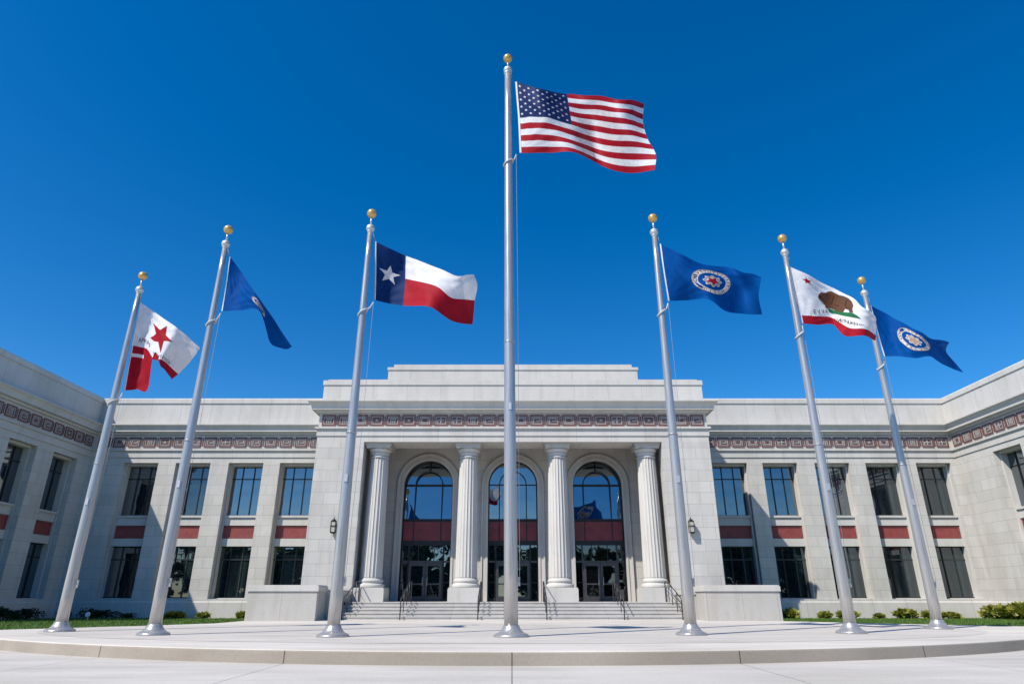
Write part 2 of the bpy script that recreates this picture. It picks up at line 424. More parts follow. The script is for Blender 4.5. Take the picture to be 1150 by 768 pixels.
CORN = [(.3,11.05),(-.50,11.05),(-.50,10.98),(-.43,10.93),(-.36,10.84),(-.32,10.74),(-.32,10.60),(-.14,10.57),(-.12,10.45),(.3,10.45)]
CORN_F = [(.3,11.12),(-.60,11.12),(-.60,11.03),(-.52,10.98),(-.44,10.88),(-.38,10.76),(-.38,10.62),(-.15,10.58),(-.12,10.48),(.3,10.48)]
ARCH = [(.8,8.70),(0,8.70),(0,9.02),(-.05,9.03),(-.05,9.40),(-.14,9.44),(-.14,9.54),(.3,9.54),(.3,9.9),(.8,9.9)]
ARCH_F = [(1.7,8.88),(0,8.88),(0,9.20),(-.05,9.21),(-.05,9.56),(-.15,9.60),(-.15,9.70),(.3,9.70),(.3,9.9),(1.7,9.9)]

def motif(mb, u, zc, var, w=.37, h=.31):
    def sq(u0, u1, z0, z1, t, d, key):
        mb.box(u0, u1, d, .02, z1-t, z1, key); mb.box(u0, u1, d, .02, z0, z0+t, key)
        mb.box(u0, u0+t, d, .02, z0+t, z1-t, key); mb.box(u1-t, u1, d, .02, z0+t, z1-t, key)
    sq(u-w, u+w, zc-h, zc+h, .062, -.05, 'maroon')
    sq(u-w+.085, u+w-.085, zc-h+.085, zc+h-.085, .036, -.04, 'ivory')
    mb.box(u-w+.121, u+w-.121, -.012, .02, zc-h+.121, zc+h-.121, 'slate')
    a, b = w-.17, h-.16
    if var == 0:   # spiral key
        for q in ((u-a, u-a+.05, zc-b, zc+b), (u-a+.05, u+a, zc+b-.05, zc+b), (u+a-.05, u+a, zc-.06, zc+b-.05), (u-.05, u+a-.05, zc-.06, zc-.01)):
            mb.box(q[0], q[1], -.032, .02, q[2], q[3], 'ivory')
    elif var == 1:
        mb.box(u-.07, u+.07, -.032, .02, zc-.055, zc+.055, 'ivory')
        mb.box(u-a, u+a, -.032, .02, zc+b-.035, zc+b, 'maroon')
    elif var == 2:
        for k in (-1, 0, 1): mb.box(u+k*.11-.024, u+k*.11+.024, -.032, .02, zc-b, zc+b-.05, 'ivory')
        mb.box(u-a, u+a, -.030, .02, zc+b-.045, zc+b, 'ivory')
    elif var == 3:
        mb.box(u-a, u+a, -.032, .02, zc-.02, zc+.03, 'ivory'); mb.box(u-.03, u+.03, -.034, .02, zc-b, zc+b, 'ivory')
        mb.box(u-a, u-a+.05, -.030, .02, zc-b, zc-.02, 'ivory')
    else:
        sq(u-a, u+a, zc-b, zc+b, .045, -.030, 'ivory'); mb.box(u-.05, u+.05, -.034, .02, zc-.05, zc+.05, 'maroon')

def frieze(T, u0, u1, z0, z1, k0, k1, m0, m1, sp, name='frieze'):
    mb = MB(); mb.run(u0, u1, [(0, z0), (0, z1), (.3, z1), (.3, z0)], 'trim', k0, k1)
    n = max(1, round((m1-m0)/sp)); rnd = random.Random(int(abs(m0*7+m1)))
    for i in range(n+1):
        u = m0+(m1-m0)*i/n
        motif(mb, u, (z0+z1)/2-.02, rnd.choice((0, 1, 2, 3, 4, 0, 4)))
        if i < n:
            um = u+(m1-m0)/n/2
            mb.box(um-.028, um+.028, -.03, .02, (z0+z1)/2-.27, (z0+z1)/2+.23, 'slate')
    part(mb, name, T)

# window prototypes (local: x along wall, y into wall, z up from 0, centred)
def window_proto(w, h, bar, glass, mull=(1/3, 2/3), pale=None):
    f = MB(); t = .07
    f.box(-w/2, w/2, -.06, .05, 0, t, 'bronze'); f.box(-w/2, w/2, -.06, .05, h-t, h, 'bronze')
    f.box(-w/2, -w/2+t, -.06, .05, t, h-t, 'bronze'); f.box(w/2-t, w/2, -.06, .05, t, h-t, 'bronze')
    for k in mull:
        x = -w/2+w*k
        f.box(x-.028, x+.028, -.05, .04, t, h-t, 'greyframe' if pale == k else 'bronze')
    f.box(-w/2+t, w/2-t, -.044, .036, h*bar-.03, h*bar+.03, 'greyframe' if pale else 'bronze')
    fo = f.build('window', None)
    p = MB(); p.add([(-w/2+.03, 0, .03), (w/2-.03, 0, .03), (w/2-.03, 0, h-.03), (-w/2+.03, 0, h-.03)], [(0, 1, 2, 3)], glass)
    p.build('pane', fo, fix=False)
    return fo
OPW = 2.14
protos = {('up', 0): window_proto(OPW, 3.12, .72, 'glass', (1/3, 2/3)), ('lo', 0): window_proto(OPW, 2.9, .74, 'glasscurtain', (1/3, 2/3), 2/3),
          ('up', 1): window_proto(OPW, 3.12, .72, 'glasscurtain', (1/3, 2/3), 2/3), ('lo', 1): window_proto(OPW, 2.9, .74, 'glass', (1/3, 2/3))}
used = set()
def place_window(kind, var, wx, wy, wz, rz):
    o = protos[(kind, var)]
    if (kind, var) in used: o = copy_part(o, B)
    used.add((kind, var))
    o.parent = B; o.location = (wx, wy-40, wz); o.rotation_euler = (0, 0, rz)

def wing(T, rz, u0, u1, cents, k0, k1, vars_=None, m0=None, m1=None, body=12, k0c=None):
    # plinth
    mb = MB(); mb.run(u0, u1, [(-.09, -.2), (-.09, .70), (-.05, .76), (-.05, .88), (.8, .88), (.8, -.2)], 'trim', k0, k1); part(mb, 'plinth', T)
    # piers
    mb = MB(); es = [u0]+[e for c in cents for e in (c-OPW/2, c+OPW/2)]+[u1]
    for i in range(0, len(es), 2):
        mb.box(es[i], es[i+1], 0, .8, .88, 8.70, 'ashlar')
    mb.box(u0, u1, .8, body, -.2, 12.3, 'ashlar')
    part(mb, 'wall', T)
    # jamb trims inside the openings and window surrounds
    mb = MB()
    for c in cents:
        for sgn in (-1, 1):
            a, b = sorted((c+sgn*OPW/2, c+sgn*(OPW/2-.10))); mb.box(a, b, .34, .8, .88, 8.70, 'smooth')
        x0, x1 = c-OPW/2+.10, c+OPW/2-.10
        mb.box(x0, x1, .42, .8, 3.80, 4.24, 'smooth'); mb.box(x0, x1, .42, .8, 5.0, 5.46, 'smooth')
        mb.box(x0, x1, .34, .8, 5.46, 5.58, 'smooth'); mb.box(x0, x1, .60, .8, 4.24, 5.0, 'smooth')
        mb.box(x0, x1, .38, .8, .88, .93, 'smooth'); mb.box(x0, x1, .30, .8, 8.56, 8.70, 'smooth')
    part(mb, 'window_surround', T)
    for i, c in enumerate(cents):
        mb = MB(); x0, x1 = c-OPW/2+.13, c+OPW/2-.13
        mb.box(x0, x1, .50, .62, 4.27, 4.97, 'red')
        for q in ((x0, x1, 4.27, 4.34), (x0, x1, 4.90, 4.97), (x0, x0+.07, 4.34, 4.90), (x1-.07, x1, 4.34, 4.90)): mb.box(q[0], q[1], .47, .5, q[2], q[3], 'red')
        part(mb, 'spandrel_panel', T)
        v = vars_[i] if vars_ else (0, 0)
        for kind, z, vv in (('up', 5.56, v[0]), ('lo', .91, v[1])):
            p = T @ Vector((c, .70, z)); place_window(kind, vv, p.x, p.y, p.z, rz)
    mb = MB(); mb.run(u0, u1, ARCH, 'trim', k0, k1); part(mb, 'architrave', T)
    frieze(T, u0, u1, 9.54, 10.46, k0, k1, m0 if m0 is not None else u0+.6, m1 if m1 is not None else u1-.6, .92)
    mb = MB(); mb.run(u0, u1, CORN, 'smooth', k0, k1); part(mb, 'cornice', T)
    mb = MB(); mb.run(u0, u1, [(.1, 11.05), (.1, 12.50), (.04, 12.53), (.04, 12.80), (.08, 12.86), (.6, 12.86), (.6, 11.05)], 'trim', k0, k1); part(mb, 'parapet', T)

BL = [-22.95, -19.72, -16.45, -13.28]
BR = [13.45, 16.55, 19.78, 22.92, 26.05]
wing(T_BACK, 0, -26.15, -10.7, BL, -1, 0, [(0,1),(1,0),(0,0),(0,1)], -25.5, -11.3)
wing(T_BACK, 0, 10.8, 27.5, BR, 0, 1, [(0,0),(0,0),(0,0),(1,0),(1,0)], 11.4, 26.9)
wing(T_LEFT, R(90), 28.4, 40.0, [30.75, 34.25, 37.75], 0, 1, [(0,1),(0,1),(0,1)], 28.9, 39.4)
wing(T_RIGHT, R(-90), -40.0, -24.0, [-35.68, -32.18, -28.68], -1, 0, [(0,0),(0,0),(0,0)], -39.4, -24.6)
mb = MB(); mb.poly([(-38, 28.5), (-26.9, 28.5), (-26.9, 40.7), (28.2, 40.7), (28.2, 24.1), (39, 24.1), (39, 51.9), (-38, 51.9)], 12.32, 12.4, 'roof'); part(mb, 'roof')

# entrance block
XL, XR, XC = -10.7, 10.8, .05
mb = MB()
mb.box(XL, XC-8.15, 35, 40.2, .0, 8.88, 'ashlar'); mb.box(XC+8.15, XR, 35, 40.2, .0, 8.88, 'ashlar')
mb.box(XC-8.15, XC+8.15, 39.4, 41, .0, 9.3, 'ashlar')
part(mb, 'wall')
mb = MB(); mb.box(XC-8.15, XC+8.15, 36.7, 39.4, 9.3, 9.6, 'smooth'); mb.box(XL+.31, XR-.31, 35.31, 41, 9.9, 10.9, 'smooth'); part(mb, 'ceiling')
# front wall of the portico with three arched openings
AX = [XC-4.95, XC, XC+4.95]; AR = 1.46; SP = 7.10
mb = MB(); seg = 28
bounds = [XC-8.15, XC-2.475, XC+2.475, XC+8.15]
for i, ax in enumerate(AX):
    x0, x1 = bounds[i], bounds[i+1]
    mb.box(x0, ax-AR, 38.5, 39.2, .75, 9.3, 'ashlar'); mb.box(ax+AR, x1, 38.5, 39.2, .75, 9.3, 'ashlar')
    for k in range(seg):
        a0, a1 = math.pi*k/seg, math.pi*(k+1)/seg
        p0, p1 = (ax+AR*math.cos(a0), SP+AR*math.sin(a0)), (ax+AR*math.cos(a1), SP+AR*math.sin(a1))
        mb.polyxz([p0, (p0[0], 9.3), (p1[0], 9.3), p1], 38.5, 39.2, 'smooth')
part(mb, 'portico_wall')
for ax in AX:
    mb = MB()
    for r0, r1, y in ((AR-.03, AR+.10, 38.38), (AR+.10, AR+.27, 38.42), (AR+.27, AR+.36, 38.36)):
        mb.box(ax-r1, ax-r0, y, 38.52, .75, SP, 'smooth'); mb.box(ax+r0, ax+r1, y, 38.52, .75, SP, 'smooth')
        mb.strip([(ax+r0*math.cos(math.pi*k/seg), SP+r0*math.sin(math.pi*k/seg)) for k in range(seg+1)],
                 [(ax+r1*math.cos(math.pi*k/seg), SP+r1*math.sin(math.pi*k/seg)) for k in range(seg+1)], y, 38.52, 'smooth')
    part(mb, 'arch_surround')
    # arched window
    Y = 38.82; F0 = SP
    f = MB(); r1, r0 = AR+.02, AR-.09
    circ = lambda r, n=seg: [(ax+r*math.cos(math.pi*k/n), SP+.05+r*math.sin(math.pi*k/n)) for k in range(n+1)]
    f.strip(circ(r0), circ(r1), Y-.08, Y+.06, 'bronze')
    for sgn in (-1, 1): a, b = sorted((ax+sgn*r0, ax+sgn*r1)); f.box(a, b, Y-.08, Y+.06, .75, SP+.05, 'bronze')
    f.strip(circ(.76), circ(.82), Y-.05, Y+.04, 'bronze')
    for sgn in (-1, 1): f.box(ax+sgn*.79-.03, ax+sgn*.79+.03, Y-.05, Y+.04, 5.2, SP+.05, 'bronze')
    f.box(ax-.03, ax+.03, Y-.05, Y+.04, SP+.05+.82, SP+.05+r0, 'bronze')
    f.box(ax-r0, ax+r0, Y-.054, Y+.044, SP+.02, SP+.08, 'bronze')
    f.box(ax-r0, ax+r0, Y-.07, Y+.05, 5.12, 5.2, 'bronze')
    wo = part(f, 'arched_window')
    p = MB(); tl = 0 if ax == XC else .062; p.add([(x, Y+tl*(z-5.15), z) for x, z in circ(r0+.03)]+[(ax-r0-.03, Y, 5.15), (ax+r0+.03, Y, 5.15)], [tuple(range(seg+3))], 'archglass'); q = part(p, 'pane', B0, wo, fix=False)
    # spandrel
    s = MB(); s.box(ax-r0, ax+r0, Y-.02, Y+.06, 3.92, 5.12, 'darkred')
    for x in (ax-.79, ax+.79): s.box(x-.03, x+.03, Y-.05, Y-.02, 3.92, 5.12, 'bronze')
    s.box(ax-r0, ax+r0, Y-.06, Y-.02, 3.84, 3.98, 'bronze'); s.box(ax-r0, ax+r0, Y-.052, Y-.02, 5.04, 5.12, 'bronze')
    part(s, 'spandrel_panel')
    # transom and sidelights
    f = MB(); f.box(ax-r0, ax+r0, Y-.06, Y+.05, 3.74, 3.84, 'bronze'); f.box(ax-r0, ax+r0, Y-.06, Y+.05, 2.80, 2.90, 'doorframe')
    for x in (ax-.99, ax+.99): f.box(x-.045, x+.045, Y-.07, Y+.05, .75, 3.74, 'doorframe' if ax > 2 else 'bronze')
    for sgn in (-1, 1): a, b = sorted((ax+sgn*1.035, ax+sgn*r0)); f.box(a, b, Y-.05, Y+.05, .75, .86, 'bronze'); f.box(a, b, Y-.045, Y+.04, 1.72, 1.77, 'bronze')
    for x in (ax-.45, ax+.45): f.box(x-.02, x+.02, Y-.05, Y+.03, 2.90, 3.74, 'bronze')
    so_ = part(f, 'entrance_frame')
    p = MB(); g = 'glassdark' if ax > 2 else 'entryglass'
    p.add([(ax-r0, Y+.003, .8), (ax+r0, Y+.003, .8), (ax+r0, Y+.003, 3.78), (ax-r0, Y+.003, 3.78)], [(0,1,2,3)], g); part(p, 'pane', B0, so_, fix=False)
    # double doors
    for sgn in (-1, 1):
        d = MB(); a, b = sorted((ax+sgn*.01, ax+sgn*.94)); y0, y1 = Y-.10, Y-.01; t = .13
        d.box(a, b, y0, y1, .79, 1.02, 'doorframe'); d.box(a, b, y0, y1, 2.62, 2.79, 'doorframe')
        d.box(a, a+t, y0, y1, 1.02, 2.62, 'doorframe'); d.box(b-t, b, y0, y1, 1.02, 2.62, 'doorframe')
        d.box(a+t, b-t, y0+.02, y1, 1.62, 1.70, 'doorframe')
        do = part(d, 'door')
        gp = MB(); gp.add([(a+t-.01, Y-.05, 1.0), (b-t+.01, Y-.05, 1.0), (b-t+.01, Y-.05, 2.64), (a+t-.01, Y-.05, 2.64)], [(0,1,2,3)], 'glassdark' if ax > 2 else 'entryglass'); part(gp, 'pane', B0, do, fix=False)
        h = MB(); hx = ax+sgn*.13; h.tube([(hx, Y-.10, 1.55), (hx, Y-.17, 1.57), (hx, Y-.17, 2.03), (hx, Y-.10, 2.05)], .018, 'steel', 6); part(h, 'handle', B0, do)

# columns
for cx in (XC-7.4, XC-2.45, XC+2.45, XC+7.4):
    cy = 35.9
    root = thing('column', '', '', (cx, cy-40, 0)); root.parent = B
    for k in ('label', 'category'): del root[k]
    p = MB(); p.box(-.86, .86, -.86, .78, .75, 1.36, 'smooth'); p.box(-.83, .83, -.83, .75, 1.36, 1.42, 'smooth'); p.build('pedestal', root)
    b = MB(); b.lathe([(.70, 1.42), (.72, 1.45), (.72, 1.56), (.68, 1.60), (.62, 1.62), (.60, 1.67), (.64, 1.70), (.65, 1.76), (.62, 1.81), (.585, 1.84), (.575, 1.88)], 0, 0, 'smooth', 40); b.build('base', root)
    s = MB(); NF = 20
    def flute(a): return 1-.085*abs(math.sin(a*NF/2))**.55
    zs = [1.88, 1.94, 3.4, 5.2, 6.4, 7.6, 8.02, 8.10]
    s.lathe([((.58-.085*((z-1.88)/6.22)**1.4), z) for z in zs], 0, 0, 'smooth', NF*8, flute); so2 = s.build('shaft', root)
    c = MB(); c.lathe([(.495, 8.10), (.52, 8.12), (.52, 8.17), (.49, 8.19), (.49, 8.32), (.53, 8.34), (.53, 8.38), (.50, 8.40), (.56, 8.46), (.61, 8.52), (.63, 8.58), (.62, 8.62)], 0, 0, 'smooth', 40)
    c.box(-.66, .66, -.66, .62, 8.62, 8.74, 'smooth'); c.box(-.71, .71, -.71, .67, 8.74, 8.88, 'smooth'); c.build('capital', root)

# entablature of the block
mb = MB(); mb.run(XL, XR, ARCH_F, 'trim', 1, -1); part(mb, 'architrave', T_FRONT)
frieze(T_FRONT, XL, XR, 9.70, 10.49, 1, -1, XL+.55, XR-.55, .872)
mb = MB(); mb.run(XL, XR, CORN_F, 'smooth', 1, -1); part(mb, 'cornice', T_FRONT)
for T, a, b, ka, kb in ((T_BL, -40, -35, 0, -1), (T_BR, 35, 40, 1, 0)):
    mb = MB(); mb.run(a, b, [(.3,8.88),(0,8.88),(0,9.20),(-.05,9.21),(-.05,9.56),(-.15,9.60),(-.15,9.70),(.3,9.70)], 'trim', ka, kb); part(mb, 'architrave', T)
    frieze(T, a, b, 9.70, 10.49, ka, kb, a+.6, b-.6, .9)
    mb = MB(); mb.run(a, b, CORN_F, 'smooth', ka, kb); part(mb, 'cornice', T)
mb = MB()
mb.box(XL+.02, XR-.02, 35.15, 44, 11.12, 12.18, 'trim'); mb.box(XL-.03, XR+.03, 35.10, 44.05, 12.18, 12.45, 'smooth'); mb.box(XL+.2, XR-.2, 35.3, 43.9, 12.45, 12.56, 'smooth')
part(mb, 'attic')
mb = MB(); mb.box(XC-7.3, XC+7.3, 35.95, 43.5, 12.56, 13.36, 'trim'); mb.box(XC-7.35, XC+7.35, 35.90, 43.55, 13.36, 13.52, 'smooth'); mb.box(XC-7.0, XC+7.0, 36.0, 43.4, 13.52, 13.72, 'smooth'); part(mb, 'attic')

# steps and flanking walls
st = thing('entrance_steps', 'five wide pale stone steps up to the columned entrance', 'steps', (0, 33, 0))
mb = MB(); prof = [(32.0, 0)]
for k in range(5): prof += [(32.0+.45*k, .15*(k+1)), (32.0+.45*(k+1), .15*(k+1))]
prof[-1] = (39.4, .75); prof += [(39.4, -.1), (32.0, -.1)]
mb.run(XC-8.13, XC+8.13, [(d-33, z) for d, z in prof], 'step'); mb.build('tread', st)
mb = MB()
for k in range(5):
    y = 32.0+.45*k-33; z = .15*(k+1); mb.box(XC-8.12, XC+8.12, y-.025, y-.001, z-.05, z-.003, 'step')
mb.build('nosing', st)
def flank(name, label, x0, x1, y0, y1, h, cap, group=None):
    t = thing(name, label, 'wall', ((x0+x1)/2, (y0+y1)/2, 0), 0, group)
    a, b = (x1-x0)/2, (y1-y0)/2
    m1 = MB(); m1.box(-a, a, -b, b, -.05, h-cap, 'panelstone'); m1.build('body', t, mat=None)
    m2 = MB(); m2.box(-a-.05, a+.05, -b-.05, b+.05, h-cap, h-.05, 'smooth'); m2.box(-a-.01, a+.01, -b-.01, b+.01, h-.05, h, 'smooth'); m2.build('cap', t)
flank('cheek_wall', 'broad low stone wall block left of the entrance steps', -11.6, -8.55, 30.5, 32.0, 1.46, .26)
flank('cheek_wall', 'broad low stone wall block right of the entrance steps', 8.48, 11.75, 30.5, 32.0, 1.46, .26)
flank('stair_pedestal', 'small stone pedestal beside the steps behind the left wall block', -9.7, -8.14, 32.06, 34.94, 1.28, .2)
flank('stair_pedestal', 'small stone pedestal beside the steps behind the right wall block', 8.24, 9.8, 32.06, 34.94, 1.28, .2)

# handrails
rails = [(-7.72, 'dark handrail at the far left end of the entrance steps'), (-5.08, 'dark handrail in front of the left arched door'),
         (-1.55, 'dark handrail left of the central arched door'), (1.58, 'dark handrail right of the central arched door'),
         (5.10, 'dark handrail in front of the right arched door'), (7.74, 'dark handrail at the far right end of the entrance steps')]
proto = None
for x, lab in rails:
    if proto is None:
        t = proto = thing('handrail', lab, 'handrail', (x, 32, 0), 0, 'handrails on the entrance steps')
        mb = MB(); mb.tube([(0, -.16, .0), (0, -.16, .84), (0, -.10, .91), (0, 0, .95), (0, 2.3, 1.68), (0, 2.95, 1.69), (0, 2.99, 1.64), (0, 2.99, .74)], .026, 'rail', 8); mb.build('rail', t)
        mb = MB(); mb.tube([(0, -.15, .45), (0, 0, .5), (0, 2.3, 1.22), (0, 2.98, 1.22)], .014, 'rail', 6); mb.build('lower_rail', t)
        for y, z0, z1 in ((.72, .28, 1.17), (1.6, .58, 1.45), (2.3, .74, 1.67)):
            mb = MB(); mb.tube([(0, y, z0), (0, y, z1)], .02, 'rail', 6); mb.build('post', t)
    else:
        t = proto.copy(); col.objects.link(t); t.location = (x, 32, 0); t['label'] = lab
        for ch in proto.children: copy_part(ch, t)

# wall lanterns
def lantern(x, lab):
    t = thing('wall_lantern', lab, 'lantern', (x, 35, 3.85), 0, 'wall lanterns')
    m = MB(); m.box(-.10, .10, -.03, 0, .25, .75, 'bronze'); m.tube([(0, -.02, .62), (0, -.12, .70), (0, -.2, .78)], .022, 'bronze', 6); m.tube([(0, -.02, .35), (0, -.12, .25), (0, -.2, .12)], .022, 'bronze', 6); m.build('bracket', t)
    m = MB(); c = -.24
    for z, r, h in ((.10, .11, .05), (.15, .16, .04), (.53, .165, .045), (.82, .15, .05)): m.box(-r, r, c-r, c+r, z, z+h, 'bronze')
    for sx in (-1, 1):
        for sy in (-1, 1): m.box(sx*.14-.015, sx*.14+.015, c+sy*.14-.015, c+sy*.14+.015, .19, .82, 'bronze')
    m.lathe([(.17, .87), (.10, .95), (.03, 1.0), (.02, 1.10), (.002, 1.14)], 0, c, 'bronze', 8); m.build('cage', t); t.scale = (.82, .82, .82); t.location.z += .1
    m = MB(); m.box(-.125, .125, c-.125, c+.125, .19, .82, 'frost'); m.build('shade', t)
lantern(-9.28, 'dark metal wall lantern with pale glass left of the entrance')
lantern(9.32, 'dark metal wall lantern with pale glass right of the entrance')
# small floodlight on the left lawn
t = thing('ground_light', 'small white floodlight standing on the left lawn by the hedge', 'light', (-21.0, 34.8, lawn_z(34.8)))
m = MB(); m.tube([(0, 0, 0), (0, 0, .22)], .03, 'lampwhite', 8); m.build('post', t)
m = MB(); m.tube([(-.02, .08, .24), (0, 0, .26), (.02, -.10, .29), (.02, -.12, .29)], [.05, .09, .12, .10], 'lampwhite', 14); m.build('lamp_head', t)
# ------------------------------------------------------------------ flagpoles
def flagpole(name, label, x, y, h, r0, r1, clip, flagx, lean=0, hoist_top=None):
    t = thing(name, label, 'flagpole', (x, y, 0), 0, None)
    s = MB(); n = 12
    s.lathe([(r0+(r1-r0)*max(0, (k/n-.12)/.88), (h-.62)*k/n) for k in range(n+1)], 0, 0, 'alu', 32)
    for q in (.42,): s.lathe([(r0*.93, h*q), (r0*.93+.004, h*q+.005), (r0*.93+.004, h*q+.02), (r0*.93, h*q+.025)], 0, 0, 'alu', 32)
    o = s.build('shaft', t)
    b = MB(); k = r0/.19
    b.lathe([(.485*k, .004), (.485*k, .03), (.47*k, .06), (.40*k, .085), (.34*k, .11), (.29*k, .15), (.25*k, .20), (.225*k, .25), (.215*k, .27), (.19*k, .275)], 0, 0, 'alu', 40); b.build('base_collar', t)
    c = MB(); r = max(.135, r1*1.35); zc = h-.55
    c.lathe([(r1*1.02, zc-r-.02), (r1*1.25, zc-r*.9)]+[(r*math.cos(a), zc+r*math.sin(a)) for a in [R(-50+14*i) for i in range(11)]]+[(.03, zc+r*.99), (.025, h-.12)], 0, 0, 'alucap', 24); c.build('truck', t)
    g = MB(); rb = .15*(1 if h < 15 else 1.05)
    g.lathe([(rb*math.cos(R(-88+11*i))+.001, h+rb*math.sin(R(-88+11*i))) for i in range(17)], 0, 0, 'gold', 24); g.build('finial', t)
    hz, dx = clip, flagx
    rr = r0+(r1-r0)*(hz/h)+.025
    m = MB(); m.tube([(rr*math.cos(a), rr*math.sin(a), hz+.10*math.cos(a)) for a in [2*math.pi*i/20 for i in range(20)]], .028, 'rope', 6, True)
    m.tube([(rr, 0, hz+.10), ((rr+dx)/2, 0, hz+.17), (dx, 0, hz+.34)], .022, 'rope', 6); m.build('rope_ring', t)
    m = MB(); top = (r1+.03, -.03, h-.75)
    m.tube([top, (hoist_top[0], -.01, hoist_top[1])], .009, 'cable', 5); m.build('hoist_rope', t); m = MB()
    m.tube([(dx, -.02, hz+.34), (dx*.98, -.05, hz*.6), (r0+.05, -.08, 1.5), (r0+.03, -.04, 1.3)], .006, 'cable', 5); m.build('halyard', t)
    m = MB(); m.box(r0*.92, r0+.06, -.03, .03, 1.2, 1.42, 'alucap'); m.build('cleat', t)
    m = MB(); m.box(-.045, .045, -r0*.93-.014, -r0*.85, h*.31, h*.31+.20, 'alucap'); m.build('access_plate', t)
    t.rotation_euler = (0, lean, 0)
    return t
FP = {
 'star': ('flagpole', 'silver flagpole, leftmost of the seven, carrying the red star flag', -13.24, 20.72, 11.65),
 'fold': ('flagpole', 'silver flagpole second from the left, carrying a limp plain blue flag', -9.48, 18.74, 12.35),
 'texas': ('flagpole', 'silver flagpole left of centre, carrying the lone star flag', -4.52, 17.89, 12.43),
 'us': ('flagpole', 'tallest silver flagpole at the centre, carrying the stars and stripes', -.02, 17.89, 18.93),
 'seal': ('flagpole', 'silver flagpole right of centre, carrying the blue flag with round seal', 4.74, 18.74, 12.80),
 'bear': ('flagpole', 'silver flagpole second from the right, carrying the bear flag', 9.43, 19.68, 12.57),
 'far': ('flagpole', 'silver flagpole, rightmost of the seven, carrying a blue seal flag', 13.58, 22.51, 12.38)}

